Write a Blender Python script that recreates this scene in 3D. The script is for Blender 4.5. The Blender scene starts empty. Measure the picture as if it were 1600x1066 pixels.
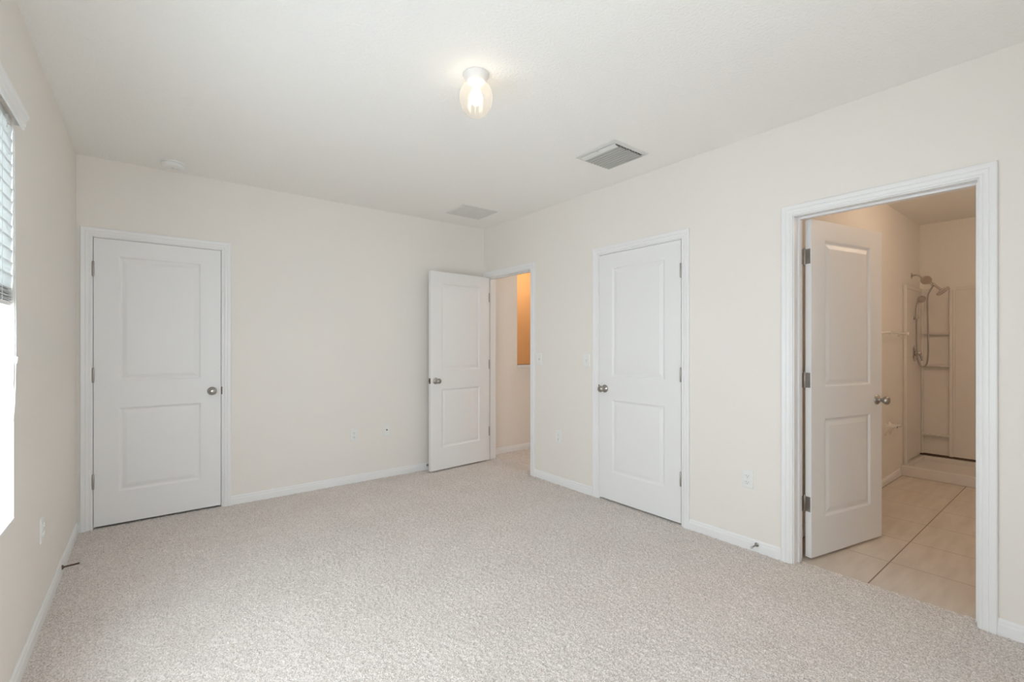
import bpy, bmesh, math, random
import numpy as np
from mathutils import Vector, Matrix
random.seed(7); np.random.seed(7)
sc = bpy.context.scene
col = sc.collection
PI = math.pi

# ------------------------------------------------------------------ camera, light, exposure
X0, X1, Y0, Y1, H = -0.406, 2.987, -0.75, 4.353, 2.6
WT = 0.12                      # wall thickness
cd = bpy.data.cameras.new('camera'); cam = bpy.data.objects.new('camera', cd); col.objects.link(cam)
cam.location = (0, 0, 1.2824)
cam.rotation_euler = (PI/2, 0, -0.66087)
cd.sensor_width = 36; cd.lens = 725.186/1600*36; cd.shift_y = 7.336/1600; cd.clip_start = 0.05
sc.camera = cam
sc.view_settings.view_transform = 'Standard'; sc.view_settings.look = 'None'
sc.view_settings.gamma = 1; sc.view_settings.use_curve_mapping = False
sc.view_settings.exposure = 1.23
sc.cycles.max_bounces = 14; sc.cycles.diffuse_bounces = 8; sc.cycles.transparent_max_bounces = 12
sc.cycles.sample_clamp_indirect = 6

SKY = 4.1
w = bpy.data.worlds.new('overcast_sky'); sc.world = w; w.use_nodes = True
bg = w.node_tree.nodes['Background']
bg.inputs['Color'].default_value = (0.885, 0.975, 1.075, 1); bg.inputs['Strength'].default_value = SKY

def area(name, loc, size, rot, power, color, portal=False):
    l = bpy.data.lights.new(name, 'AREA'); l.shape = 'RECTANGLE'; l.size, l.size_y = size
    l.energy = power; l.color = color
    if portal: l.cycles.is_portal = True
    o = bpy.data.objects.new(name, l); o.location = loc; o.rotation_euler = rot; col.objects.link(o); return o
def bulb(name, loc, power, color, radius=.03):
    l = bpy.data.lights.new(name, 'POINT'); l.energy = power; l.color = color; l.shadow_soft_size = radius
    o = bpy.data.objects.new(name, l); o.location = loc; col.objects.link(o); return o
# windows: left wall (Y .72-2.515) and one added, unseen, in the rear wall for its light
WIN1 = (0.72, 2.515, 0.63, 2.13)
WIN2 = (0.10, 1.02, 0.63, 2.13)
area('window_daylight', (X0-.20, (WIN1[0]+WIN1[1])/2, (WIN1[2]+WIN1[3])/2), (WIN1[1]-WIN1[0], WIN1[3]-WIN1[2]), (PI/2, 0, -PI/2), 1, (1,1,1), True)
area('window_daylight', ((WIN2[0]+WIN2[1])/2, Y0-.20, (WIN2[2]+WIN2[3])/2), (WIN2[1]-WIN2[0], WIN2[3]-WIN2[2]), (PI/2, 0, 0), 1, (1,1,1), True)

# ------------------------------------------------------------------ materials
def mat(name, color, rough=.5, metal=0.0, bump=None, spec=.5, emit=None, estr=0, trans=0, ior=1.45, mott=None):
    """bump=(scale, strength, distance); mott=(scale, colour2, low, high)"""
    m = bpy.data.materials.new(name); m.use_nodes = True
    nt = m.node_tree; b = nt.nodes['Principled BSDF']
    b.inputs['Base Color'].default_value = (*color, 1); b.inputs['Roughness'].default_value = rough
    b.inputs['Metallic'].default_value = metal; b.inputs['Specular IOR Level'].default_value = spec
    b.inputs['IOR'].default_value = ior; b.inputs['Transmission Weight'].default_value = trans
    if emit: b.inputs['Emission Color'].default_value = (*emit, 1); b.inputs['Emission Strength'].default_value = estr
    tc = nt.nodes.new('ShaderNodeTexCoord')
    if bump:
        n = nt.nodes.new('ShaderNodeTexNoise'); n.inputs['Scale'].default_value = bump[0]; n.inputs['Detail'].default_value = 3
        n.inputs['Roughness'].default_value = .55
        bp = nt.nodes.new('ShaderNodeBump'); bp.inputs['Strength'].default_value = bump[1]; bp.inputs['Distance'].default_value = bump[2]
        nt.links.new(tc.outputs['Object'], n.inputs['Vector']); nt.links.new(n.outputs['Fac'], bp.inputs['Height'])
        nt.links.new(bp.outputs['Normal'], b.inputs['Normal'])
    if mott:
        n = nt.nodes.new('ShaderNodeTexNoise'); n.inputs['Scale'].default_value = mott[0]; n.inputs['Detail'].default_value = 4
        r = nt.nodes.new('ShaderNodeMapRange'); r.inputs['From Min'].default_value = mott[2]; r.inputs['From Max'].default_value = mott[3]
        x = nt.nodes.new('ShaderNodeMix'); x.data_type = 'RGBA'
        x.inputs['A'].default_value = (*color, 1); x.inputs['B'].default_value = (*mott[1], 1)
        nt.links.new(tc.outputs['Object'], n.inputs['Vector']); nt.links.new(n.outputs['Fac'], r.inputs['Value'])
        nt.links.new(r.outputs['Result'], x.inputs['Factor']); nt.links.new(x.outputs['Result'], b.inputs['Base Color'])
    return m
M = {}
M['wall']    = mat('cream_wall_paint', (.825, .787, .738), .62, bump=(90, .12, .004), spec=.3)
M['ceil']    = mat('textured_ceiling_paint', (.91, .895, .86), .8, bump=(75, .45, .008), spec=.2)
M['trim']    = mat('white_trim_paint', (.84, .835, .83), .35, bump=(30, .03, .002))
M['door']    = mat('white_door_paint', (.83, .825, .82), .42, bump=(60, .04, .002))
M['nickel']  = mat('satin_nickel', (.42, .40, .37), .28, 1.0, bump=(300, .02, .001))
M['hinge']   = mat('brushed_hinge_steel', (.42, .39, .36), .38, 1.0, bump=(300, .03, .001))
M['dark']    = mat('dark_slot', (.03, .028, .025), .6, bump=(200, .02, .001))
M['bronze']  = mat('oiled_bronze', (.16, .11, .08), .4, .9, bump=(200, .02, .001))
M['plastic'] = mat('white_plastic', (.82, .82, .80), .35, bump=(200, .01, .001))
M['rubber']  = mat('pale_rubber', (.62, .59, .54), .7, bump=(200, .05, .001))
M['vent']    = mat('painted_vent_metal', (.70, .69, .66), .45, bump=(120, .02, .001))
M['louver']  = mat('shaded_dusty_louver_metal', (.46, .45, .42), .5, bump=(120, .02, .001))  # darker than the frame: dust plus the blades' shade put into the colour
M['ventdark']= mat('duct_shade_grey', (.10, .095, .09), .8, bump=(120, .02, .001))  # dark colour stands in for the shade up inside the vents
M['surround']= mat('gloss_shower_acrylic', (.78, .74, .69), .22, bump=(8, .02, .003))
M['ceramic'] = mat('glazed_ceramic', (.80, .76, .70), .18, bump=(20, .02, .001))
M['chrome']  = mat('shower_chrome', (.62, .58, .54), .16, 1.0, bump=(200, .01, .001))
M['orange']  = mat('tan_stairwell_paint', (.80, .56, .30), .65, bump=(90, .12, .004), spec=.3)
M['canopy']  = mat('white_enamel', (.80, .77, .74), .35, bump=(100, .01, .001))
M['cord']    = mat('white_cord', (.80, .80, .78), .7, bump=(400, .1, .001))

def slat_mat():
    m = bpy.data.materials.new('translucent_blind_slat'); m.use_nodes = True; nt = m.node_tree
    b = nt.nodes['Principled BSDF']; out = nt.nodes['Material Output']
    b.inputs['Base Color'].default_value = (.84, .86, .86, 1); b.inputs['Roughness'].default_value = .4
    t = nt.nodes.new('ShaderNodeBsdfTranslucent'); t.inputs['Color'].default_value = (.80, .84, .84, 1)
    n = nt.nodes.new('ShaderNodeTexNoise'); n.inputs['Scale'].default_value = 40
    bp = nt.nodes.new('ShaderNodeBump'); bp.inputs['Strength'].default_value = .05; bp.inputs['Distance'].default_value = .001
    nt.links.new(n.outputs['Fac'], bp.inputs['Height']); nt.links.new(bp.outputs['Normal'], b.inputs['Normal'])
    x = nt.nodes.new('ShaderNodeMixShader'); x.inputs[0].default_value = .24
    nt.links.new(b.outputs[0], x.inputs[1]); nt.links.new(t.outputs[0], x.inputs[2]); nt.links.new(x.outputs[0], out.inputs[0])
    return m
M['slat'] = slat_mat()

def glass_mat(name, tint, refl, rough=0.02, ribs=None):
    m = bpy.data.materials.new(name); m.use_nodes = True; nt = m.node_tree
    nt.nodes.remove(nt.nodes['Principled BSDF']); out = nt.nodes['Material Output']
    tr = nt.nodes.new('ShaderNodeBsdfTransparent'); tr.inputs[0].default_value = (*tint, 1)
    gl = nt.nodes.new('ShaderNodeBsdfGlossy'); gl.inputs['Roughness'].default_value = rough
    x = nt.nodes.new('ShaderNodeMixShader')
    x.inputs[0].default_value = refl
    nt.links.new(tr.outputs[0], x.inputs[1]); nt.links.new(gl.outputs[0], x.inputs[2])
    nt.links.new(x.outputs[0], out.inputs[0]); return m
M['pane'] = glass_mat('window_glass', (.98, .99, .985), .04)

def shade_mat():
    # pressed lamp glass: clear with a frosted scatter so that the bulb makes it glow
    m = bpy.data.materials.new('ribbed_lamp_glass'); m.use_nodes = True; nt = m.node_tree
    nt.nodes.remove(nt.nodes['Principled BSDF']); out = nt.nodes['Material Output']
    tr = nt.nodes.new('ShaderNodeBsdfTransparent'); tr.inputs[0].default_value = (.97, .95, .92, 1)
    tl = nt.nodes.new('ShaderNodeBsdfTranslucent'); tl.inputs[0].default_value = (.95, .93, .90, 1)
    gl = nt.nodes.new('ShaderNodeBsdfGlossy'); gl.inputs['Roughness'].default_value = .12
    wv = nt.nodes.new('ShaderNodeTexNoise'); wv.inputs['Scale'].default_value = 60
    bp = nt.nodes.new('ShaderNodeBump'); bp.inputs['Strength'].default_value = .2; bp.inputs['Distance'].default_value = .002
    nt.links.new(wv.outputs['Fac'], bp.inputs['Height']); nt.links.new(bp.outputs['Normal'], gl.inputs['Normal'])
    a = nt.nodes.new('ShaderNodeMixShader'); a.inputs[0].default_value = .17
    nt.links.new(tr.outputs[0], a.inputs[1]); nt.links.new(tl.outputs[0], a.inputs[2])
    b = nt.nodes.new('ShaderNodeMixShader'); b.inputs[0].default_value = .10
    nt.links.new(a.outputs[0], b.inputs[1]); nt.links.new(gl.outputs[0], b.inputs[2]); nt.links.new(b.outputs[0], out.inputs[0])
    return m
M['shade'] = shade_mat()
M['bulb'] = mat('lit_bulb', (1, .95, .88), .4, emit=(1.0, .86, .68), estr=4, bump=(50, .01, .001))

def carpet_mat():
    m = bpy.data.materials.new('beige_twist_carpet'); m.use_nodes = True; nt = m.node_tree
    b = nt.nodes['Principled BSDF']; b.inputs['Roughness'].default_value = .95; b.inputs['Specular IOR Level'].default_value = .1
    b.inputs['Sheen Weight'].default_value = .15
    tc = nt.nodes.new('ShaderNodeTexCoord')
    n = nt.nodes.new('ShaderNodeTexNoise'); n.inputs['Scale'].default_value = 160; n.inputs['Detail'].default_value = 2
    nt.links.new(tc.outputs['Object'], n.inputs['Vector'])
    cr = nt.nodes.new('ShaderNodeValToRGB')
    cr.color_ramp.elements[0].position = .30; cr.color_ramp.elements[0].color = (.54, .475, .425, 1)
    cr.color_ramp.elements[1].position = .62; cr.color_ramp.elements[1].color = (.94, .872, .825, 1)
    nt.links.new(n.outputs['Fac'], cr.inputs['Fac'])
    n2 = nt.nodes.new('ShaderNodeTexNoise'); n2.inputs['Scale'].default_value = 3.2; n2.inputs['Detail'].default_value = 5
    nt.links.new(tc.outputs['Object'], n2.inputs['Vector'])
    mr = nt.nodes.new('ShaderNodeMapRange'); mr.inputs['From Min'].default_value = .35; mr.inputs['From Max'].default_value = .65
    mr.inputs['To Min'].default_value = 0.0; mr.inputs['To Max'].default_value = .35
    nt.links.new(n2.outputs['Fac'], mr.inputs['Value'])
    x = nt.nodes.new('ShaderNodeMix'); x.data_type = 'RGBA'; x.blend_type = 'MULTIPLY'
    x.inputs['B'].default_value = (.86, .84, .82, 1)
    nt.links.new(mr.outputs['Result'], x.inputs['Factor']); nt.links.new(cr.outputs['Color'], x.inputs['A'])
    nt.links.new(x.outputs['Result'], b.inputs['Base Color'])
    bp = nt.nodes.new('ShaderNodeBump'); bp.inputs['Strength'].default_value = .9; bp.inputs['Distance'].default_value = .007
    n3 = nt.nodes.new('ShaderNodeTexNoise'); n3.inputs['Scale'].default_value = 220; n3.inputs['Detail'].default_value = 2
    nt.links.new(tc.outputs['Object'], n3.inputs['Vector'])
    nt.links.new(n3.outputs['Fac'], bp.inputs['Height']); nt.links.new(bp.outputs['Normal'], b.inputs['Normal'])
    return m
M['carpet'] = carpet_mat()

def tile_mat():
    m = bpy.data.materials.new('beige_floor_tile'); m.use_nodes = True; nt = m.node_tree
    b = nt.nodes['Principled BSDF']; b.inputs['Roughness'].default_value = .38
    tc = nt.nodes.new('ShaderNodeTexCoord'); sp = nt.nodes.new('ShaderNodeSeparateXYZ')
    nt.links.new(tc.outputs['Object'], sp.inputs[0])
    def line(sock, off, half):
        a = nt.nodes.new('ShaderNodeMath'); a.operation = 'SUBTRACT'; a.inputs[1].default_value = off
        d = nt.nodes.new('ShaderNodeMath'); d.operation = 'DIVIDE'; d.inputs[1].default_value = .457
        r = nt.nodes.new('ShaderNodeMath'); r.operation = 'ROUND'
        s = nt.nodes.new('ShaderNodeMath'); s.operation = 'SUBTRACT'
        ab = nt.nodes.new('ShaderNodeMath'); ab.operation = 'ABSOLUTE'
        l = nt.nodes.new('ShaderNodeMath'); l.operation = 'LESS_THAN'; l.inputs[1].default_value = half/.457
        nt.links.new(sock, a.inputs[0]); nt.links.new(a.outputs[0], d.inputs[0]); nt.links.new(d.outputs[0], r.inputs[0])
        nt.links.new(d.outputs[0], s.inputs[0]); nt.links.new(r.outputs[0], s.inputs[1]); nt.links.new(s.outputs[0], ab.inputs[0])
        nt.links.new(ab.outputs[0], l.inputs[0]); return l.outputs[0]
    ly = line(sp.outputs['Y'], .80, .0032); lx = line(sp.outputs['X'], 3.47, .0030)
    n = nt.nodes.new('ShaderNodeTexNoise'); n.inputs['Scale'].default_value = 3; n.inputs['Detail'].default_value = 6
    mp = nt.nodes.new('ShaderNodeMapping'); mp.inputs['Scale'].default_value = (1.0, 6.0, 1)
    nt.links.new(tc.outputs['Object'], mp.inputs[0]); nt.links.new(mp.outputs[0], n.inputs['Vector'])
    cr = nt.nodes.new('ShaderNodeValToRGB')
    cr.color_ramp.elements[0].position = .35; cr.color_ramp.elements[0].color = (.60, .52, .44, 1)
    cr.color_ramp.elements[1].position = .65; cr.color_ramp.elements[1].color = (.68, .60, .52, 1)
    nt.links.new(n.outputs['Fac'], cr.inputs['Fac'])
    x1 = nt.nodes.new('ShaderNodeMix'); x1.data_type = 'RGBA'; x1.inputs['B'].default_value = (.40, .32, .26, 1)
    nt.links.new(lx, x1.inputs['Factor']); nt.links.new(cr.outputs['Color'], x1.inputs['A'])
    x2 = nt.nodes.new('ShaderNodeMix'); x2.data_type = 'RGBA'; x2.inputs['B'].default_value = (.24, .16, .11, 1)
    nt.links.new(ly, x2.inputs['Factor']); nt.links.new(x1.outputs['Result'], x2.inputs['A'])
    nt.links.new(x2.outputs['Result'], b.inputs['Base Color'])
    return m
M['tile'] = tile_mat()

# ------------------------------------------------------------------ helpers
def tag(o, label=None, cat=None, group=None, kind=None):
    if label: o['label'] = label
    if cat: o['category'] = cat
    if group: o['group'] = group
    if kind: o['kind'] = kind
    return o
def obj(name, bm, m, parent=None, smooth=False, Mx=None):
    """link bm (world coords unless it is already local) as one mesh; a child's mesh is taken into its parent's frame"""
    bmesh.ops.recalc_face_normals(bm, faces=bm.faces)
    me = bpy.data.meshes.new(name); bm.to_mesh(me); bm.free(); me.materials.append(M[m])
    o = bpy.data.objects.new(name, me); col.objects.link(o)
    if parent is not None:
        o.parent = parent
        me.transform(full(parent).inverted())
    elif Mx is not None:
        me.transform(Mx.inverted()); o.matrix_world = Mx
    if smooth:
        for p in me.polygons: p.use_smooth = True
        me.set_sharp_from_angle(angle=math.radians(smooth if smooth is not True else 40))
    return o
def full(o):
    m = o.matrix_basis.copy()
    while o.parent is not None: o = o.parent; m = o.matrix_basis @ m
    return m
def empty(name, loc, rz=0):
    o = bpy.data.objects.new(name, None); o.empty_display_size = .1; o.matrix_basis = Matrix.Translation(loc) @ Matrix.Rotation(rz, 4, 'Z')
    col.objects.link(o); return o
def box(bm, a, b, bev=0):
    x0, y0, z0 = [min(p, q) for p, q in zip(a, b)]; x1, y1, z1 = [max(p, q) for p, q in zip(a, b)]
    vs = [bm.verts.new(p) for p in ((x0,y0,z0),(x1,y0,z0),(x1,y1,z0),(x0,y1,z0),(x0,y0,z1),(x1,y0,z1),(x1,y1,z1),(x0,y1,z1))]
    fs = [bm.faces.new([vs[i] for i in f]) for f in ((3,2,1,0),(4,5,6,7),(0,1,5,4),(1,2,6,5),(2,3,7,6),(3,0,4,7))]
    if bev: bmesh.ops.bevel(bm, geom=list({e for f in fs for e in f.edges}), offset=bev, segments=2, affect='EDGES', profile=.6)
    return bm
def BX(*boxes, bev=0):
    bm = bmesh.new()
    for a, b in boxes: box(bm, a, b, bev)
    return bm
def lathe(bm, prof, c, axis, seg=32):
    """prof = [(r, t)] along axis from c"""
    axis = Vector(axis).normalized(); q = axis.to_track_quat('Z', 'Y'); rings = []
    c = Vector(c)
    for r, t in prof:
        if r < 1e-6: rings.append([bm.verts.new(c + axis*t)])
        else: rings.append([bm.verts.new(c + q @ Vector((r*math.cos(2*PI*i/seg), r*math.sin(2*PI*i/seg), t))) for i in range(seg)])
    for a, b in zip(rings, rings[1:]):
        for i in range(seg):
            j = (i+1) % seg
            if len(a) == 1 and len(b) == 1: continue
            if len(a) == 1: bm.faces.new((a[0], b[i], b[j]))
            elif len(b) == 1: bm.faces.new((a[i], b[0], a[j]))
            else: bm.faces.new((a[i], b[i], b[j], a[j]))
    if len(rings[0]) > 1: bm.faces.new(rings[0][::-1])
    if len(rings[-1]) > 1: bm.faces.new(rings[-1])
    return bm
def smooth_path(pts, n=8):
    pts = [Vector(p) for p in pts]; P = [pts[0]] + pts + [pts[-1]]; out = []
    for i in range(1, len(P)-2):
        a, b, c, d = P[i-1], P[i], P[i+1], P[i+2]
        for k in range(n):
            t = k/n
            out.append(.5*((2*b) + (c-a)*t + (2*a-5*b+4*c-d)*t*t + (3*b-a-3*c+d)*t**3))
    out.append(pts[-1]); return out
def tube(bm, pts, r, seg=12, smooth=8):
    pts = smooth_path(pts, smooth) if smooth else [Vector(p) for p in pts]
    rs = r if isinstance(r, (list, tuple)) else None
    rings = []; up = None; N = len(pts)
    for i, p in enumerate(pts):
        t = (pts[min(i+1, N-1)] - pts[max(i-1, 0)]).normalized()
        if up is None: up = t.orthogonal().normalized()
        up = (up - t*up.dot(t)).normalized(); s = t.cross(up)
        if rs: f = i/(N-1)*(len(rs)-1); k = min(int(f), len(rs)-2); rr = rs[k] + (rs[k+1]-rs[k])*(f-k)
        else: rr = r
        rings.append([bm.verts.new(p + rr*(up*math.cos(2*PI*j/seg) + s*math.sin(2*PI*j/seg))) for j in range(seg)])
    for a, b in zip(rings, rings[1:]):
        for j in range(seg): bm.faces.new((a[j], a[(j+1)%seg], b[(j+1)%seg], b[j]))
    bm.faces.new(rings[0][::-1]); bm.faces.new(rings[-1]); return bm
def extrude_profile(bm, prof, o, u, v, w_, L):
    """prof polygon (a,b) in plane u,v at o, extruded L along w_"""
    o, u, v, w_ = map(Vector, (o, u, v, w_))
    A = [bm.verts.new(o + u*a + v*b) for a, b in prof]; B = [bm.verts.new(o + u*a + v*b + w_*L) for a, b in prof]
    n = len(prof)
    for i in range(n): bm.faces.new((A[i], A[(i+1)%n], B[(i+1)%n], B[i]))
    bm.faces.new(A[::-1]); bm.faces.new(B); return bm

# ------------------------------------------------------------------ room shell
def wall_boxes(axis, p0, p1, a0, a1, z0, z1, openings):
    """boxes of a wall between planes p0 and p1 ('x' = wall of constant X), cut by openings (a, b, zlo, zhi)"""
    out = []; cur = a0
    def bx(a, b, lo, hi):
        if b-a < 1e-5 or hi-lo < 1e-5: return
        out.append(((p0, a, lo), (p1, b, hi)) if axis == 'x' else ((a, p0, lo), (b, p1, hi)))
    for a, b, lo, hi in sorted(openings):
        bx(cur, a, z0, z1); bx(a, b, hi, z1); bx(a, b, z0, lo); cur = b
    bx(cur, a1, z0, z1); return out
HEAD = 2.043     # clear height of the door openings
J = .019         # jamb thickness
OPEN = {'closet_back': (-.321, .443), 'closet': (1.873, 2.641), 'ensuite': (.370, 1.137), 'entry': (3.541, 4.303)}
def rough(k): a, b = OPEN[k]; return (a-J, b+J, 0, HEAD+J)
E_ = .25
tag(obj('wall_back', BX(*wall_boxes('y', Y1, Y1+.107, X0-E_, X1+WT, 0, H, [rough('closet_back')])), 'wall'),
    'cream back wall holding the closed door beside the window wall', 'wall', kind='structure')
tag(obj('wall_right', BX(*wall_boxes('x', X1, X1+WT, Y0-E_, Y1, 0, H, [rough('ensuite'), rough('closet'), rough('entry')])), 'wall'),
    'cream wall with the closet door and the two open doorways', 'wall', kind='structure')
tag(obj('wall_left', BX(*wall_boxes('x', X0-E_, X0, Y0, Y1, 0, H, [WIN1])), 'wall'),
    'cream wall with the window and its raised blind', 'wall', kind='structure')
tag(obj('wall_rear', BX(*wall_boxes('y', Y0-E_, Y0, X0-E_, X1, 0, H, [WIN2])), 'wall'),
    'cream wall behind the camera with a second window added for its light', 'wall', kind='structure')
tag(obj('ceiling', BX(((X0-E_, Y0-E_, H), (7.0, 6.2, H+.1))), 'ceil'),
    'off-white stippled ceiling over bedroom, bathroom and hall', 'ceiling', kind='structure')

# carpet: real pile relief, bedroom + door recess strips + hall
def grid_floor(name, x0, x1, y0, y1, step, m, amp, keep=None):
    nx, ny = int((x1-x0)/step)+1, int((y1-y0)/step)+1
    xs = np.linspace(x0, x1, nx); ys = np.linspace(y0, y1, ny)
    gx, gy = np.meshgrid(xs, ys)
    rng = np.random.default_rng(3)
    z = rng.random((ny, nx))
    z = (z + np.roll(z, 1, 0)*.6 + np.roll(z, 1, 1)*.6)/2.2
    z = (z-.5)*amp - amp*.35
    jx = (rng.random((ny, nx))-.5)*step*.6; jy = (rng.random((ny, nx))-.5)*step*.6
    jx[:, 0] = jx[:, -1] = 0; jy[0] = jy[-1] = 0
    co = np.stack([gx+jx, gy+jy, z], -1).reshape(-1, 3)
    idx = np.arange(nx*ny).reshape(ny, nx)
    q = np.stack([idx[:-1, :-1], idx[:-1, 1:], idx[1:, 1:], idx[1:, :-1]], -1).reshape(-1, 4)
    me = bpy.data.meshes.new(name); me.vertices.add(len(co)); me.vertices.foreach_set('co', co.ravel())
    me.loops.add(q.size); me.loops.foreach_set('vertex_index', q.ravel())
    me.polygons.add(len(q)); me.polygons.foreach_set('loop_start', np.arange(0, q.size, 4)); me.polygons.foreach_set('loop_total', np.full(len(q), 4))
    me.polygons.foreach_set('use_smooth', np.ones(len(q), bool)); me.update(); me.validate()
    me.materials.append(M[m]); o = bpy.data.objects.new(name, me); col.objects.link(o); return o
fl = grid_floor('floor', X0-.005, X1+.075, Y0, Y1+.02, .0060, 'carpet', .0135)
tag(fl, 'beige twist-pile carpet covering the bedroom', 'carpet', kind='structure')
sub = obj('floor_slab', BX(((X0-E_, Y0-E_, -.12), (X1+WT, Y1+.5, -.014))), 'wall')
tag(sub, 'slab under the bedroom carpet', 'floor', kind='structure')
f2 = grid_floor('floor_hall', X1+.075, 5.6, 2.95, 4.47, .008, 'carpet', .009)
tag(f2, 'beige carpet in the hall beyond the entry door', 'carpet', kind='structure')
tag(obj('floor_bathroom', BX(((X1+.075, -.35, -.12), (6.75, 1.36, -.004))), 'tile'),
    'beige square tile floor of the bathroom', 'floor', kind='structure')

# bathroom and hall shells
XB, YB, YR = 6.65, 1.272, -.25
tag(obj('wall_bathroom_left', BX(((X1+WT, YB, -.01), (XB+.1, YB+.1, H))), 'wall'), 'bathroom wall that carries the towel bar and shower valve', 'wall', kind='structure')
tag(obj('wall_bathroom_far', BX(((XB, YR-.1, -.01), (XB+.1, YB, H))), 'wall'), 'far bathroom wall behind the shower', 'wall', kind='structure')
tag(obj('wall_bathroom_right', BX(((X1+WT, YR-.1, -.01), (XB, YR, H))), 'wall'), 'bathroom wall facing the towel bar', 'wall', kind='structure')
HW = 4.46
hb = wall_boxes('y', HW, HW+.11, X1, 5.6, -.01, H, [(3.547, 5.0, 1.045, 2.45)])
hb += [((X1, HW, -2.0), (5.7, HW+.11, -.12))]
tag(obj('wall_hall', BX(*hb), 'wall'), 'pale hall wall with a cut-out above the stairwell', 'wall', kind='structure')
tag(obj('wall_hall_end', BX(((5.6, 2.85, -.01), (5.7, HW+.11, H))), 'wall'), 'end wall of the hall', 'wall', kind='structure')
tag(obj('wall_hall_near', BX(((X1+WT, 2.85, -.01), (5.6, 2.95, H))), 'wall'), 'near wall of the hall', 'wall', kind='structure')
tag(obj('wall_stairwell', BX(((X1, 5.75, -2.0), (6.2, 5.85, H)), ((X1, HW+.11, -2.0), (X1+.1, 5.75, H)), ((5.6, HW+.11, -2.0), (5.7, 5.75, H))), 'orange'),
    'tan stairwell wall glowing orange through the hall cut-out', 'wall', kind='structure')
tag(obj('trim_5', BX(((3.535, HW-.018, 1.020), (5.0, HW+.115, 1.045)), ((3.545, HW-.009, 1.003), (4.99, HW, 1.020)), bev=.003), 'trim'),
    'white ledge cap under the orange hall cut-out', 'trim', kind='structure')
tag(obj('floor_stairwell', BX(((X1, HW, -2.1), (6.2, 5.85, -2.0)), ((X1+.075, 2.85, -.12), (5.7, HW+.11, -.014))), 'orange'), 'stairwell bottom far below the cut-out', 'floor', kind='structure')
# near-black sheets behind the closed doors; their colour stands in for unlit closets
tag(obj('closet_dark_sheet', BX(((-.6, Y1+.107, -.01), (.7, Y1+.15, H)), ((X1+WT, 1.6, -.01), (X1+.16, 2.85, H))), 'dark'), 'near-black sheets standing in for the dark of the closets behind the closed doors', 'wall', kind='structure')

# ---- baseboards
BB = [(0, 0), (.012, 0), (.012, .048), (.0105, .053), (.0085, .056), (.0085, .064), (.006, .070), (.003, .074), (0, .074)]
def baseboard(name, segs, label):
    bm = bmesh.new()
    for (x, y), nrm, d, L in segs: extrude_profile(bm, BB, (x, y, -.006), nrm, (0, 0, 1), d, L)
    return tag(obj(name, bm, 'trim'), label, 'baseboard', kind='structure')
CW = .0655   # casing width incl. reveal
baseboard('baseboard_back', [((.443+CW, Y1), (0, -1, 0), (1, 0, 0), X1-.443-CW), ((X0+.012, Y1), (0, -1, 0), (1, 0, 0), -.321-CW-X0-.012)], 'white baseboard along the back wall')
baseboard('baseboard_right', [((X1, 2.641+CW), (-1, 0, 0), (0, 1, 0), 3.541-CW-2.641-CW), ((X1, 1.137+CW), (-1, 0, 0), (0, 1, 0), 1.873-CW-1.137-CW),
                              ((X1, Y0), (-1, 0, 0), (0, 1, 0), .370-CW-Y0)], 'white baseboard in short runs between the three doorways')
baseboard('baseboard_left', [((X0, Y0), (1, 0, 0), (0, 1, 0), Y1-Y0)], 'white baseboard under the window')
baseboard('baseboard_hall', [((X1+WT+.02, HW), (0, -1, 0), (1, 0, 0), 2.3)], 'white baseboard in the hall under the cut-out')
baseboard('baseboard_bathroom', [((X1+WT+.07, YB), (0, -1, 0), (1, 0, 0), 5.86-X1-WT-.07)], 'white baseboard under the towel bar in the bathroom')

# ---- door trims: casing with mitred profile, jambs, stops
CP = [(0, 0), (0, .008), (.003, .0095), (.010, .0095), (.012, .008), (.015, .011), (.022, .013), (.030, .0135), (.033, .012), (.036, .0145), (.048, .0165), (.056, .0165), (.0595, .014), (.0595, 0)]
def casing(bm, axis, plane, sgn, a0, a1, zt, clipb=None):
    rings = []
    for wd, d in CP:
        pts = [(a0-wd, -.006), (a0-wd, zt+wd), (a1+wd, zt+wd), (a1+wd, -.006)]
        if clipb is not None: pts = [(min(a, clipb), z) for a, z in pts]
        rings.append([bm.verts.new((plane+sgn*d, a, z) if axis == 'x' else (a, plane+sgn*d, z)) for a, z in pts])
    for k in range(len(rings)-1):
        for i in range(3):
            try: bm.faces.new((rings[k][i], rings[k][i+1], rings[k+1][i+1], rings[k+1][i]))
            except ValueError: pass
    bm.faces.new([r[0] for r in rings]); bm.faces.new([r[3] for r in rings][::-1])
    return bm
def door_trim(n, axis, p0, p1, key, stop, label, clipb=None, far=True):
    """jambs between planes p0 (room side) and p1; stop=(s0,s1) position of the stop along the thickness"""
    a, b = OPEN[key]; s = 1 if p1 > p0 else -1
    def bx(q0, a0, z0, q1, a1, z1): return ((q0, a0, z0), (q1, a1, z1)) if axis == 'x' else ((a0, q0, z0), (a1, q1, z1))
    t = obj('trim_%d' % n, BX(bx(p0, a-J, -.006, p1, a, HEAD), bx(p0, b, -.006, p1, b+J, HEAD), bx(p0, a-J, HEAD, p1, b+J, HEAD+J)), 'trim')
    tag(t, label, 'door frame', kind='structure')
    obj('casing', casing(bmesh.new(), axis, p0, -s, a-.006, b+.006, HEAD+.006, clipb), 'trim', t)
    if far: obj('casing', casing(bmesh.new(), axis, p1, s, a-.006, b+.006, HEAD+.006, clipb), 'trim', t)
    q0, q1 = p0+s*stop[0], p0+s*stop[1]; S = .011
    obj('stop_moulding', BX(bx(q0, a, -.004, q1, a+S, HEAD), bx(q0, b-S, -.004, q1, b, HEAD), bx(q0, a+S, HEAD-S, q1, b-S, HEAD), bev=.0015), 'trim', t)
    return t
t1 = door_trim(1, 'y', Y1, Y1+.107, 'closet_back', (.038, .07), 'white casing around the closed door beside the window wall', far=False)
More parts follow.
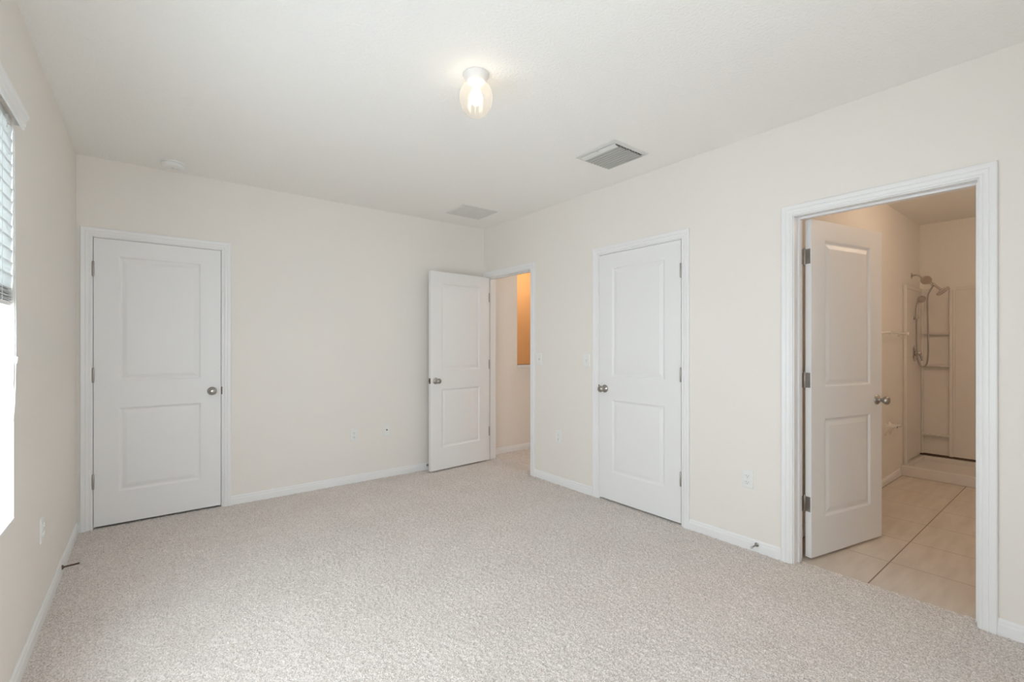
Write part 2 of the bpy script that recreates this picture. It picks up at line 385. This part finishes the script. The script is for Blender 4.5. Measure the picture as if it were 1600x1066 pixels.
t2 = door_trim(2, 'x', X1, X1+WT, 'closet', (.038, .07), 'white casing around the closed closet door', far=False)
t3 = door_trim(3, 'x', X1, X1+WT, 'ensuite', (.047, .082), 'white casing around the doorway to the bathroom')
t4 = door_trim(4, 'x', X1, X1+WT, 'entry', (.038, .07), 'white casing around the hall doorway at the room corner', clipb=Y1-.001)
obj('strike_plate', BX(((.4425, Y1-.0025, .895), (.450, Y1+.012, .955)), bev=.001), 'bronze', t1)
obj('strike_plate', BX(((X1-.0025, 2.6405, .895), (X1+.012, 2.648, .955)), bev=.001), 'bronze', t2)

# ------------------------------------------------------------------ doors
T = .035
def leaf_bm(wd, h):
    bm = bmesh.new()
    xs = [0, .133, wd-.133, wd]; zs = [0, .226, .826, 1.016, 1.912, h]
    for y, s in ((0, 1), (T, -1)):
        g = [[bm.verts.new((x, y, z)) for x in xs] for z in zs]
        for k in range(5):
            for i in range(3):
                q = [g[k][i], g[k][i+1], g[k+1][i+1], g[k+1][i]]
                if i == 1 and k in (1, 3):
                    prev = q; x0, x1, z0, z1 = xs[1], xs[2], zs[k], zs[k+1]
                    for o_, d in ((.004, .0015), (.013, .0085), (.021, .0090), (.044, .0030), (.049, .0022)):
                        ring = [bm.verts.new(p) for p in ((x0+o_, y+s*d, z0+o_), (x1-o_, y+s*d, z0+o_), (x1-o_, y+s*d, z1-o_), (x0+o_, y+s*d, z1-o_))]
                        for j in range(4): bm.faces.new((prev[j], prev[(j+1)%4], ring[(j+1)%4], ring[j]))
                        prev = ring
                    bm.faces.new(prev)
                else: bm.faces.new(q)
    # edges of the slab
    def side(a, b): bm.faces.new([bm.verts.new(p) for p in (a, (a[0], T, a[2]), (b[0], T, b[2]), b)])
    side((0,0,0), (0,0,h)); side((wd,0,h), (wd,0,0)); side((0,0,h), (wd,0,h)); side((wd,0,0), (0,0,0))
    bmesh.ops.remove_doubles(bm, verts=bm.verts, dist=1e-5)
    return bm
KP = [(.0325, 0), (.0325, .003), (.031, .006), (.024, .010), (.015, .0125), (.0105, .017), (.0100, .026), (.0125, .032), (.020, .040), (.0255, .048), (.0275, .056), (.0265, .063), (.021, .069), (.012, .0725), (0, .0735)]
def make_door(n, wd, origin, rz, label, barrel_y, knobs=(0, 1), edge_plates=False, egg=False):
    """leaf local frame: x from hinge edge to free edge, y through the thickness"""
    Mx = Matrix.Translation(origin) @ Matrix.Rotation(rz, 4, 'Z'); h = 2.028
    bm = leaf_bm(wd, h); me = bpy.data.meshes.new('door_%d' % n); bmesh.ops.recalc_face_normals(bm, faces=bm.faces)
    bm.to_mesh(me); bm.free(); me.materials.append(M['door'])
    d = bpy.data.objects.new('door_%d' % n, me); col.objects.link(d); d.matrix_world = Mx
    tag(d, label, 'door', kind='structure')
    def part(name, bm, m, parent=d, smooth=False):
        bm.transform(Mx); return obj(name, bm, m, parent, smooth)
    kz = .925 - origin[2]
    for k in knobs:
        s = -1 if k == 0 else 1; y = 0 if k == 0 else T
        kn = part('door_knob', lathe(bmesh.new(), KP, (wd-.060, y, kz), (0, s, 0), 40), 'nickel', smooth=50)
        part('lock_button', lathe(bmesh.new(), [(.004, 0), (.004, .002), (.0015, .0025), (0, .0025)], (wd-.060, y+s*.0733, kz), (0, s, 0), 16), 'hinge', kn, 40)
    part('latch', BX(((wd-.0005, .005, kz-.028), (wd+.0015, .030, kz+.028)), ((wd, .011, kz-.008), (wd+.009, .024, kz+.008)), bev=.0008), 'bronze')
    for hz in (.33, 1.075, 1.82):
        z = hz - origin[2]; hh = .049; sg = -1 if barrel_y < 0 else 1
        hg = part('hinge', lathe(bmesh.new(), [(0, -hh-.004), (.004, -hh-.003), (.0062, -hh)] + [(.0062, hh), (.004, hh+.003), (0, hh+.004)], (-.0015, barrel_y, z), (0, 0, 1), 16), 'hinge', smooth=40)
        yy = 0 if sg < 0 else T
        bmq = bmesh.new(); box(bmq, (-.0018, yy, z-hh+.004), (.0002, yy - sg*.030, z+hh-.004), .0006)
        for i, (dy, dz) in enumerate(((.009, .034), (.020, .012), (.009, -.012), (.020, -.034))):
            lathe(bmq, [(.0034, 0), (.0028, .0008), (0, .0008)], (-.0018, yy - sg*dy, z+dz), (-1, 0, 0), 10)
        part('hinge_plate', bmq, 'hinge', hg)
        if sg < 0:   # closed leaves: plates' edges wrap the face a little
            pass
    return d
make_door(1, .758, (-.318, Y1, .012), 0, 'closed white two-panel door beside the window wall', -.006, knobs=(0,))
make_door(2, .762, (X1+T, 1.876, .012), PI/2, 'closed white two-panel closet door between the two open doorways', T+.006, knobs=(1,))
d3 = make_door(3, .762, (3.112, 1.091, .012), math.radians(-12.0), 'white two-panel door swung into the bathroom', T+.005)
d4 = make_door(4, .762, (2.979, 4.289, .012), math.radians(184.7), 'open white two-panel door resting near the room corner', T+.0)
# plates on the bathroom door's jamb
for hz in (.33, 1.075, 1.82):
    bmq = BX(((3.076, 1.1352, hz-.045), (3.1075, 1.1372, hz+.045)), bev=.0006)
    for dx, dz in ((.009, .034), (.020, .012), (.009, -.012), (.020, -.034)):
        lathe(bmq, [(.0034, 0), (.0028, .0008), (0, .0008)], (3.1075-dx, 1.1352, hz+dz), (0, -1, 0), 10)
    obj('hinge_plate', bmq, 'hinge', t3)

# ------------------------------------------------------------------ windows and blind
def window(n, axis, p_in, sgn, W, label):
    """p_in = wall plane; frame sits outward (sgn)"""
    a0, a1, z0, z1 = W
    def bx(q0, a, z, q1, b, zz): return ((p_in+sgn*q0, a, z), (p_in+sgn*q1, b, zz)) if axis == 'x' else ((a, p_in+sgn*q0, z), (b, p_in+sgn*q1, zz))
    F = .05; am = (a0+a1)/2; zm = (z0+z1)/2
    fr = obj('window_%d' % n, BX(bx(.10, a0, z0, .17, a0+F, z1), bx(.10, a1-F, z0, .17, a1, z1), bx(.10, a0+F, z0, .17, a1-F, z0+F), bx(.10, a0+F, z1-F, .17, a1-F, z1),
              bx(.10, am-F*.6, z0+F, .17, am+F*.6, z1-F)), 'trim')
    tag(fr, label, 'window', kind='structure')
    for s0, s1 in ((a0+F, am-F*.6), (am+F*.6, a1-F)):
        obj('meeting_rail', BX(bx(.115, s0, zm-.02, .155, s1, zm+.02), bev=.002), 'trim', fr)
        obj('pane', BX(bx(.133, s0, z0+F, .137, s1, z1-F)), 'pane', fr)
    obj('window_sill', BX(bx(-.002, a0, z0-.001, .10, a1, z0+.010)), 'trim', fr)
    return fr
window(1, 'x', X0, -1, WIN1, 'tall white-framed window half covered by the blind')
window(2, 'y', Y0, -1, WIN2, 'white-framed window added in the unseen wall behind the camera for its daylight')

bl = empty('window_blind', (X0-.02, (WIN1[0]+WIN1[1])/2, 2.13))
tag(bl, 'white slatted window blind pulled halfway up in the window', 'blind')
A0, A1 = WIN1[0]+.01, WIN1[1]-.004
def slat(bm, z, tilt, x=-.4115, w=.0525):
    n = 5; c, s_ = math.cos(tilt), math.sin(tilt); top = []; bot = []
    for i in range(n+1):
        u = (i/n-.5)*w; cr = .0008*(1-(2*i/n-1)**2)
        for lst, d in ((top, cr+.0013), (bot, cr-.0013)):
            px, pz = u*c - d*s_, u*s_ + d*c
            lst.append((bm.verts.new((x+px, A0, z+pz)), bm.verts.new((x+px, A1, z+pz))))
    loop = top + bot[::-1]; m = len(loop)
    for i in range(m): a, b = loop[i], loop[(i+1)%m]; bm.faces.new((a[0], a[1], b[1], b[0]))
    bm.faces.new([q[0] for q in loop]); bm.faces.new([q[1] for q in loop][::-1])
bm = bmesh.new(); z = 2.066
while z > 1.515: slat(bm, z, math.radians(85.5)); z -= .0455
obj('slats', bm, 'slat', bl)
bm = bmesh.new()
for k in range(9): slat(bm, 1.452+.0056*k, math.radians(random.uniform(-4, 4)), x=-.437)
sk = obj('stacked_slats', bm, 'slat', bl); sk['label'] = 'slats bunched up flat on the bottom rail'
obj('bottom_rail', BX(((-.460, A0, 1.430), (-.413, A1, 1.447)), bev=.003), 'trim', bl)
obj('headrail', BX(((-.460, A0, 2.088), (-.412, A1, 2.130)), bev=.002), 'vent', bl)
for yy in (2.44, 2.30, 2.12, 1.6, 1.0):
    obj('clip', BX(((-.412, yy-.022, 2.084), (-.404, yy+.012, 2.112)), ((-.414, yy-.012, 2.070), (-.408, yy-.004, 2.090)), bev=.001), 'vent', bl)
# crown valance on the face of the wall
VP_ = [(.0, 2.100), (.024, 2.100), (.0255, 2.106), (.026, 2.116), (.030, 2.126), (.032, 2.136), (.037, 2.143), (.039, 2.147), (.039, 2.155), (.034, 2.158), (.030, 2.154), (.024, 2.146), (.018, 2.112), (.014, 2.106), (.0, 2.106)]
VP_ = [(.020, 2.101), (.026, 2.101), (.0275, 2.107), (.028, 2.118), (.031, 2.126), (.033, 2.137), (.038, 2.143), (.040, 2.148), (.040, 2.156), (.032, 2.156), (.028, 2.146), (.023, 2.128), (.020, 2.118)]
bm = extrude_profile(bmesh.new(), VP_, (X0, WIN1[0]-.03, 0), (1, 0, 0), (0, 0, 1), (0, 1, 0), WIN1[1]-WIN1[0]+.045)
box(bm, (X0, WIN1[1]+.009, 2.112), (X0+.030, WIN1[1]+.0145, 2.156)); box(bm, (X0, WIN1[0]-.03, 2.112), (X0+.030, WIN1[0]-.025, 2.156))
obj('valance', bm, 'trim', bl)
for yy in (2.36, 1.85, 1.3, .85): obj('ladder_string', tube(bmesh.new(), [(-.4085, yy, 2.09), (-.4085, yy, 1.44)], .0008, 6, 0), 'cord', bl)
obj('lift_cord', tube(bmesh.new(), [(-.4045, 2.500, 2.085), (-.4040, 2.503, 1.5), (-.4035, 2.512, 1.34), (-.403, 2.50, 1.23), (-.402, 2.46, 1.05), (-.401, 2.38, .85), (-.400, 2.30, .74), (-.400, 2.20, .70)], .0016, 8), 'cord', bl)
obj('lift_cord', tube(bmesh.new(), [(-.4010, 2.494, 2.085), (-.4010, 2.505, 1.6), (-.4005, 2.518, 1.33), (-.401, 2.505, 1.10), (-.402, 2.47, .98), (-.401, 2.42, .86), (-.400, 2.33, .70)], .0014, 8), 'cord', bl)
obj('cord_tassel', lathe(bmesh.new(), [(0, 0), (.003, .001), (.006, .016), (.006, .026), (0, .027)], (-.3990, 2.512, 1.215), (0, 0, 1), 12), 'plastic', bl, True)

# ------------------------------------------------------------------ ceiling things
LX, LY = 1.245, 1.885
lamp = empty('ceiling_light', (LX, LY, H))
tag(lamp, 'lit ceiling light with a ribbed clear glass jar shade', 'ceiling light')
obj('canopy', lathe(bmesh.new(), [(.060, 0), (.062, .004), (.061, .010), (.055, .022), (.048, .034), (.044, .040), (.038, .042)], (LX, LY, H), (0, 0, -1), 48), 'canopy', lamp, 50)
def globe():
    bm = bmesh.new(); prof = [(.041, .036), (.042, .046), (.057, .056), (.070, .070), (.0765, .090), (.0785, .116), (.0760, .143), (.0665, .168), (.051, .188), (.031, .202), (.014, .2085), (.006, .209)]
    seg = 96; rings = []
    for k, (r, t) in enumerate(prof):
        a = 0 if k < 2 else .022*min(1, (k-1)/2)
        rings.append([bm.verts.new((LX+r*(1+a*math.cos(12*th))*math.cos(th), LY+r*(1+a*math.cos(12*th))*math.sin(th), H-t)) for th in (2*PI*i/seg for i in range(seg))])
    for A, B in zip(rings, rings[1:]):
        for i in range(seg): bm.faces.new((A[i], A[(i+1)%seg], B[(i+1)%seg], B[i]))
    bm.faces.new(rings[-1]); return bm
obj('glass_shade', globe(), 'shade', lamp, 60)
obj('bulb', lathe(bmesh.new(), [(.013, .040), (.014, .066), (.022, .084), (.029, .104), (.030, .118), (.026, .134), (.015, .146), (0, .150)], (LX, LY, H), (0, 0, -1), 32), 'bulb', lamp, True)
bulb('ceiling_light_glow', (LX, LY, H-.112), 8.5, (1.0, .71, .56), .03)

def register(cx0, cx1, cy0, cy1):
    v = empty('supply_vent', ((cx0+cx1)/2, (cy0+cy1)/2, H))
    tag(v, 'ceiling supply vent with protruding grey louvers, nearer the ceiling light', 'vent')
    F = .030; fb = bmesh.new()
    P = [(0, 0), (0, .003), (.006, .006), (F-.003, .0075), (F, .006), (F, 0)]
    rings = []
    for wd, d in P: rings.append([fb.verts.new((x, y, H-d)) for x, y in ((cx0+wd, cy0+wd), (cx1-wd, cy0+wd), (cx1-wd, cy1-wd), (cx0+wd, cy1-wd))])
    for A, B in zip(rings, rings[1:]):
        for i in range(4): fb.faces.new((A[i], A[(i+1)%4], B[(i+1)%4], B[i]))
    obj('frame', fb, 'vent', v)
    obj('duct_shade_sheet', BX(((cx0+F, cy0+F, H-.0012), (cx1-F, cy1-F, H-.0004))), 'ventdark', v)  # flat dark sheet behind the blades, the opening's shade as colour
    # blades run along Y; the first leans the other way
    n = 10; x0, x1 = cx0+F, cx1-F; st = (x1-x0)/n
    for i in range(n):
        b = bmesh.new(); x = x0 + st*(i+.15)
        if i == 0: pr = [(x+.004, .003), (x+.011, .011), (x+.022, .017), (x+.035, .020)]
        else: pr = [(x+.008, .001), (x+.0085, .010), (x+.0095, .015), (x+.013, .0185), (x+.023, .0205)]
        q = [(px, H-d) for px, d in pr + [(p[0]+.0008, p[1]-.0012) for p in reversed(pr)]]
        A = [b.verts.new((p[0], cy0+F+.001, p[1])) for p in q]; B = [b.verts.new((p[0], cy1-F-.001, p[1])) for p in q]
        m = len(q)
        for k in range(m): b.faces.new((A[k], A[(k+1)%m], B[(k+1)%m], B[k]))
        b.faces.new(A[::-1]); b.faces.new(B)
        obj('louver', b, 'vent' if i == 0 else 'louver', v)  # first blade in frame paint, the others in the shade-darkened grey
    obj('divider', BX(((x0, (cy0+cy1)/2-.001, H-.012), (x1, (cy0+cy1)/2+.001, H-.001))), 'vent', v)
register(2.335, 2.692, 1.935, 2.293)
def grille(cx0, cx1, cy0, cy1):
    v = empty('return_vent', ((cx0+cx1)/2, (cy0+cy1)/2, H))
    tag(v, 'flat ceiling return vent with fine white slats above the open door', 'vent')
    F = .025
    obj('frame', BX(((cx0, cy0, H-.005), (cx1, cy0+F, H)), ((cx0, cy1-F, H-.005), (cx1, cy1, H)), ((cx0, cy0+F, H-.005), (cx0+F, cy1-F, H)), ((cx1-F, cy0+F, H-.005), (cx1, cy1-F, H))), 'vent', v)
    obj('duct_shade_sheet', BX(((cx0+F, cy0+F, H-.0010), (cx1-F, cy1-F, H-.0004))), 'ventdark', v)  # flat sheet, coloured dark for the shade behind the slats
    n = 20; st = (cy1-cy0-2*F)/n; b = bmesh.new()
    for i in range(n):
        y = cy0+F+st*i
        vs = [b.verts.new(p) for p in ((cx0+F, y+.0005, H-.0015), (cx1-F, y+.0005, H-.0015), (cx1-F, y+st*.92, H-.0075), (cx0+F, y+st*.92, H-.0075), (cx0+F, y+.0012, H-.0010), (cx1-F, y+.0012, H-.0010), (cx1-F, y+st*.97, H-.0068), (cx0+F, y+st*.97, H-.0068))]
        for f in ((0,1,2,3), (4,5,6,7), (0,1,5,4), (2,3,7,6), (0,3,7,4), (1,2,6,5)): b.faces.new([vs[k] for k in f])
    obj('slats', b, 'vent', v)
    obj('divider', BX((((cx0+cx1)/2-.002, cy0+F, H-.0085), ((cx0+cx1)/2+.002, cy1-F, H-.001))), 'vent', v)
grille(2.303, 2.690, 3.685, 4.030)

sm = empty('smoke_detector', (.124, 4.14, H)); tag(sm, 'round white smoke detector on the ceiling near the window-side corner', 'smoke detector')
obj('base', lathe(bmesh.new(), [(.073, 0), (.074, .003), (.074, .009), (.070, .011)], (.124, 4.14, H), (0, 0, -1), 48), 'plastic', sm, 40)
obj('housing', lathe(bmesh.new(), [(.064, .0105), (.068, .013), (.067, .022), (.062, .032), (.050, .037), (.030, .038), (.028, .036), (0, .036)], (.124, 4.14, H), (0, 0, -1), 48), 'plastic', sm, 40)
obj('test_button', lathe(bmesh.new(), [(.010, .036), (.010, .040), (0, .041)], (.124, 4.14, H), (0, 0, -1), 20), 'vent', sm, 40)

# ------------------------------------------------------------------ wall plates (built facing -Y at the origin, then placed)
def place(loc, facing):   # facing: angle of the outward normal; local -Y is outward
    return Matrix.Translation(loc) @ Matrix.Rotation(facing, 4, 'Z')
def plate_bm(w_=.070, h=.115):
    bm = bmesh.new(); rings = []
    for o_, d in ((0, 0), (0, .002), (.002, .0042), (.006, .0052)):
        rings.append([bm.verts.new(p) for p in ((-w_/2+o_, -d, -h/2+o_), (w_/2-o_, -d, -h/2+o_), (w_/2-o_, -d, h/2-o_), (-w_/2+o_, -d, h/2-o_))])
    for A, B in zip(rings, rings[1:]):
        for i in range(4): bm.faces.new((A[i], A[(i+1)%4], B[(i+1)%4], B[i]))
    bm.faces.new(rings[-1]); bm.faces.new(rings[0][::-1]); return bm
def wp(name, loc, rz, label, cat, group):
    Mx = place(loc, rz); bm = plate_bm(); bm.transform(Mx)
    o = obj(name, bm, 'plastic', Mx=Mx); tag(o, label, cat, group)
    def part(n, b, m, parent=None, smooth=False):
        b.transform(Mx); return obj(n, b, m, parent or o, smooth)
    return part
def outlet(loc, rz, label):
    part = wp('outlet', loc, rz, label, 'outlet', 'power outlets low on the walls')
    for s in (-1, 1):
        c = s*.0195
        bm = BX(((-.0165, -.0066, c-.0125), (.0165, -.005, c+.0125)), bev=.004)
        r = part('receptacle', bm, 'plastic')
        part('slot', BX(((-.0075, -.0069, c-.002), (-.0052, -.0064, c+.0065)), ((.0052, -.0069, c-.001), (.0075, -.0064, c+.0055)), ((-.0022, -.0069, c-.0100), (.0022, -.0064, c-.0058))), 'dark', r)
    part('screw', lathe(bmesh.new(), [(.003, 0), (.0026, .001), (0, .0012)], (0, -.0052, 0), (0, -1, 0), 12), 'vent', smooth=True)
def switch(loc, rz, label):
    part = wp('light_switch', loc, rz, label, 'light switch', 'light switches by the doors')
    part('switch_surround', BX(((-.0055, -.0058, -.0125), (.0055, -.005, .0125)), bev=.0004), 'vent')
    bm = BX(((-.0042, -.016, -.002), (.0042, -.005, .008)), bev=.001); part('toggle', bm, 'plastic')
    for z in (-.030, .030): part('screw', lathe(bmesh.new(), [(.003, 0), (.0026, .001), (0, .0012)], (0, -.0052, z), (0, -1, 0), 12), 'vent')
outlet((1.504, Y1, .443), 0, 'white power outlet on the back wall, left one of two small plates')
outlet((X1, 3.136, .435), -PI/2, 'white power outlet between the hall doorway and the closet door')
outlet((X1, 1.406, .437), -PI/2, 'white power outlet between the closet door and the bathroom doorway')
outlet((X0, 3.07, .42), PI/2, 'white power outlet on the window wall beyond the window')
switch((X1, 3.405, 1.150), -PI/2, 'white toggle light switch right beside the hall doorway')
switch((X1, 2.785, 1.155), -PI/2, 'white toggle light switch right beside the closet door')
part = wp('cable_plate', (1.825, Y1, .455), 0, 'white cable plate with a small metal jack on the back wall', 'cable plate', None)
part('jack', lathe(bmesh.new(), [(.0075, 0), (.0075, .003), (.0048, .0035), (.0048, .012), (.003, .0125), (.003, .009), (0, .009)], (0, -.005, .002), (0, -1, 0), 16), 'bronze', smooth=40)

# ------------------------------------------------------------------ door stops on the baseboards
def stopper(loc, d, L, label, drop=0.0, m='nickel'):
    loc = Vector(loc); d = (Vector(d) + Vector((0, 0, drop))).normalized()
    o = empty('door_stop', loc); tag(o, label, 'door stop', 'rigid door stops screwed to the baseboards')
    obj('flange', lathe(bmesh.new(), [(.013, 0), (.0125, .003), (.008, .0065), (.0055, .010)], loc, d, 24), m, o, 40)
    obj('rod', lathe(bmesh.new(), [(.0048, .008), (.0048, L-.014), (.0062, L-.012), (.0062, L-.010)], loc, d, 20), m, o, 40)
    obj('rubber_tip', lathe(bmesh.new(), [(.0068, L-.012), (.0075, L-.008), (.0070, L-.002), (.005, L), (0, L)], loc, d, 20), 'rubber', o, 40)
stopper((X0+.0118, 3.60, .040), (1, 0, 0), .085, 'brown metal door stop on the baseboard of the window wall', .05, 'bronze')
stopper((X1-.0118, 1.345, .044), (-1, 0, 0), .075, 'grey metal door stop on the baseboard beside the bathroom doorway', .0)
stopper((2.262, Y1-.0118, .044), (0, -1, 0), .075, 'metal door stop on the back wall baseboard behind the open door', .0)

# ------------------------------------------------------------------ bathroom fittings
PAN_X = 5.87; PT = .095
pan = bmesh.new()
box(pan, (PAN_X, YR+.002, -.004), (PAN_X+.075, YB-.002, PT), .008)            # curb
box(pan, (PAN_X+.06, YR+.002, -.004), (XB-.002, YB-.002, .045), .004)         # tray
box(pan, (XB-.05, YR+.002, .02), (XB-.002, YB-.002, PT), .006)                # lips
box(pan, (PAN_X+.05, YB-.045, .02), (XB-.03, YB-.002, PT), .006)
box(pan, (PAN_X+.05, YR+.002, .02), (XB-.03, YR+.045, PT), .006)
po = obj('shower_pan', pan, 'surround'); tag(po, 'low off-white shower pan with a raised front curb on the tile', 'shower pan')
obj('drain', lathe(bmesh.new(), [(.045, 0), (.045, .002), (.040, .003), (0, .003)], (6.25, .5, .045), (0, 0, 1), 32), 'chrome', po, 40)
sr = empty('shower_surround', (XB, YB, PT+.02)); tag(sr, 'glossy off-white shower wall surround with built-in corner shelves', 'shower surround')
ZB, ZT = .118, 1.895
cl = .002
obj('side_panel', BX(((5.985, YB-.018, ZB), (XB-.002, YB-cl, ZT)), ((5.965, YB-.030, PT+.001), (6.005, YB-cl, ZT+.004)), ((5.985, YB-.024, 1.86), (XB-.002, YB-cl, ZT+.004)), bev=.005), 'surround', sr)
obj('back_panel', BX(((XB-.020, YR+cl, ZB), (XB-cl, 1.03, ZT)), ((XB-.026, YR+cl, 1.86), (XB-cl, 1.03, ZT+.004)), ((XB-.013, 1.03, ZB), (XB-cl, YB-cl, ZT)), bev=.003), 'surround', sr)
obj('column', BX(((XB-.050, 1.000, ZB), (XB-.013, 1.028, ZT-.03)), ((XB-.050, 1.235, ZB), (XB-.013, YB-.018, ZT-.03)), bev=.006), 'surround', sr)
obj('vertical_trim', BX(((XB-.030, .985, ZB), (XB-.012, 1.030, ZT-.002)), bev=.006), 'surround', sr)
def shelf(z, dep):
    bm = bmesh.new(); n = 12; A = []; B = []
    for i in range(n+1):
        t = i/n; y = 1.026 + (1.242-1.026)*t; bow = dep*(.9+.1*math.sin(PI*t))
        A.append((bm.verts.new((XB-.012-bow, y, z)), bm.verts.new((XB-.006, y, z)), bm.verts.new((XB-.006, y, z-.030)), bm.verts.new((XB-.012-bow*.82, y, z-.024)), bm.verts.new((XB-.012-bow*1.02, y, z-.008))))
    for p, q in zip(A, A[1:]):
        for k in range(5): bm.faces.new((p[k], q[k], q[(k+1)%5], p[(k+1)%5]))
    bm.faces.new(A[0]); bm.faces.new(A[-1][::-1]); return bm
for z in (1.425, 1.080, .340): obj('shelf', shelf(z, .062), 'surround', sr, 40)
obj('sealant_gap', BX(((XB-.016, YR+cl, PT+.0005), (XB-.004, YB-cl, ZB+.001))), 'bronze', sr)

# shower head set: all bars and hoses in the plane X = 6.3
SX = 6.30
sh = empty('shower_fixture', (SX, YB, 2.017)); tag(sh, 'double shower head with a looping hose and a hand spray on the shower wall', 'shower')
obj('flange', lathe(bmesh.new(), [(.030, 0), (.029, .004), (.018, .010), (.012, .013)], (SX, YB, 2.017), (0, -1, 0), 28), 'chrome', sh, 40)
obj('arm', tube(bmesh.new(), [(SX, YB-.008, 2.017), (SX, 1.235, 2.020), (SX, 1.212, 2.010), (SX, 1.195, 1.992), (SX, 1.180, 1.975)], .0085, 14), 'chrome', sh, True)
def disc_head(c, ax, R, th):
    bm = lathe(bmesh.new(), [(.010, -th*1.1), (R*.35, -th*.9), (R*.80, -th*.45), (R, -th*.1), (R, th*.35), (R*.93, th*.55), (0, th*.6)], c, ax, 36); return bm
# round diverter-and-spray head, its face turned to the door
hd = obj('spray_head', disc_head((SX-.02, 1.153, 1.958), (-.80, -.30, -.50), .045, .035), 'chrome', sh, 40)
obj('coupling', tube(bmesh.new(), [(SX, 1.150, 1.955), (SX, 1.110, 1.915), (SX, 1.070, 1.880), (SX, 1.042, 1.848)], [.015, .014, .011, .012], 14, 3), 'chrome', sh, True)
obj('swivel', lathe(bmesh.new(), [(0, -.018), (.012, -.014), (.018, 0), (.012, .014), (0, .018)], (SX, 1.100, 1.905), (0, 1, 0), 20), 'chrome', sh, True)
obj('rain_head', disc_head((SX, 1.030, 1.835), (-.1, -.68, -.73), .060, .018), 'chrome', sh, 40)
obj('hose', tube(bmesh.new(), [(SX, 1.100, 1.895), (SX, 1.125, 1.845), (SX, 1.142, 1.780), (SX, 1.143, 1.60), (SX, 1.140, 1.40), (SX, 1.140, 1.20), (SX, 1.150, 1.10), (SX, 1.175, 1.065), (SX, 1.203, 1.080), (SX, 1.222, 1.150), (SX, 1.230, 1.30), (SX, 1.232, 1.45), (SX-.004, 1.230, 1.556)], .0075, 10), 'hinge', sh, True)
hs = sh
obj('bracket', tube(lathe(bmesh.new(), [(.022, 0), (.021, .006), (.012, .012), (.010, .020)], (SX, YB-.016, 1.572), (0, -1, 0), 24), [(SX, YB-.03, 1.572), (SX, 1.236, 1.572), (SX, 1.212, 1.580)], .012, 12, 3), 'chrome', hs, 40)
hw = obj('hand_shower', tube(bmesh.new(), [(SX-.004, 1.230, 1.556), (SX-.004, 1.228, 1.64), (SX-.006, 1.222, 1.71), (SX-.014, 1.212, 1.745)], [.010, .013, .012, .014], 14, 4), 'chrome', hs, True)
obj('spray_face', disc_head((SX-.02, 1.190, 1.765), (-.75, -.45, -.45), .038, .028), 'chrome', hw, 40)
sv = empty('shower_valve', (SX, YB, 1.20)); tag(sv, 'round shower valve plate with a lever handle on the shower wall', 'shower valve')
obj('escutcheon', lathe(bmesh.new(), [(.085, 0), (.084, .005), (.070, .010), (.030, .014), (.028, .030), (.022, .034)], (SX+.03, YB-.016, 1.202), (0, -1, 0), 40), 'chrome', sv, 40)
obj('lever', tube(lathe(bmesh.new(), [(.022, .02), (.023, .045), (.018, .055), (0, .058)], (SX+.03, YB-.016, 1.202), (0, -1, 0), 24), [(SX+.03, 1.208, 1.200), (SX+.025, 1.196, 1.165), (SX+.022, 1.190, 1.125)], [.012, .010, .008], 12, 4), 'chrome', sv, 40)

# towel bar and paper holder
tb = empty('towel_bar', (5.6, YB, 1.41)); tag(tb, 'short white towel bar on the bathroom wall left of the shower', 'towel bar')
for xx in (5.20, 5.80):
    obj('post', lathe(bmesh.new(), [(.026, 0), (.026, .004), (.018, .012), (.011, .035), (.011, .062), (.015, .068), (.015, .080), (.010, .084), (0, .084)], (xx, YB, 1.400), (0, -1, 0), 24), 'ceramic', tb, 40)
obj('bar', lathe(bmesh.new(), [(.009, 0), (.009, .60)], (5.20, YB-.070, 1.400), (1, 0, 0), 20), 'ceramic', tb, 40)
tp = empty('toilet_paper_holder', (5.36, YB, .51)); tag(tp, 'empty white toilet paper holder low on the bathroom wall', 'paper holder')
for xx in (5.36, 5.50):
    bm = bmesh.new(); rings = []
    for wx, wz, d, dz in ((.030, .060, 0, 0), (.029, .058, .006, 0), (.018, .032, .020, .006), (.010, .014, .045, .018), (.009, .011, .075, .026), (.010, .012, .088, .028)):
        rings.append([bm.verts.new((xx+wx*math.cos(2*PI*i/20), YB-d, .51+dz+wz*math.sin(2*PI*i/20))) for i in range(20)])
    for A, B in zip(rings, rings[1:]):
        for i in range(20): bm.faces.new((A[i], A[(i+1)%20], B[(i+1)%20], B[i]))
    bm.faces.new(rings[-1]); bm.faces.new(rings[0][::-1])
    obj('post', bm, 'ceramic', tp, 50)
obj('roller_socket', lathe(bmesh.new(), [(.006, 0), (.006, .006), (0, .006)], (5.36, YB-.086, .538), (0, -1, 0), 16), 'bronze', tp, 40)

# ------------------------------------------------------------------ lamps added out of view to light the bathroom, hall and stairwell
def dome(name, x, y, label, power, color):
    e = empty(name, (x, y, H)); tag(e, label, 'ceiling light')
    obj('canopy', lathe(bmesh.new(), [(.08, 0), (.08, .012), (.06, .02)], (x, y, H), (0, 0, -1), 32), 'canopy', e, 40)
    obj('glass_shade', lathe(bmesh.new(), [(.05, .018), (.10, .03), (.12, .06), (.10, .09), (.05, .11), (0, .115)], (x, y, H), (0, 0, -1), 32), 'shade', e, 50)
    bulb(name + '_glow', (x, y, H-.07), power, color, .04)
dome('added_bathroom_light', 4.7, .2, 'glass dome light added out of view on the bathroom ceiling', 7.0, (1.0, .79, .61))
dome('added_hall_light', 4.9, 3.7, 'glass dome light added out of view on the hall ceiling', 9.5, (1.0, .97, .95))
dome('added_stairwell_light', 4.6, 5.2, 'glass dome light added out of view over the stairwell', 5.5, (1.0, .72, .50))
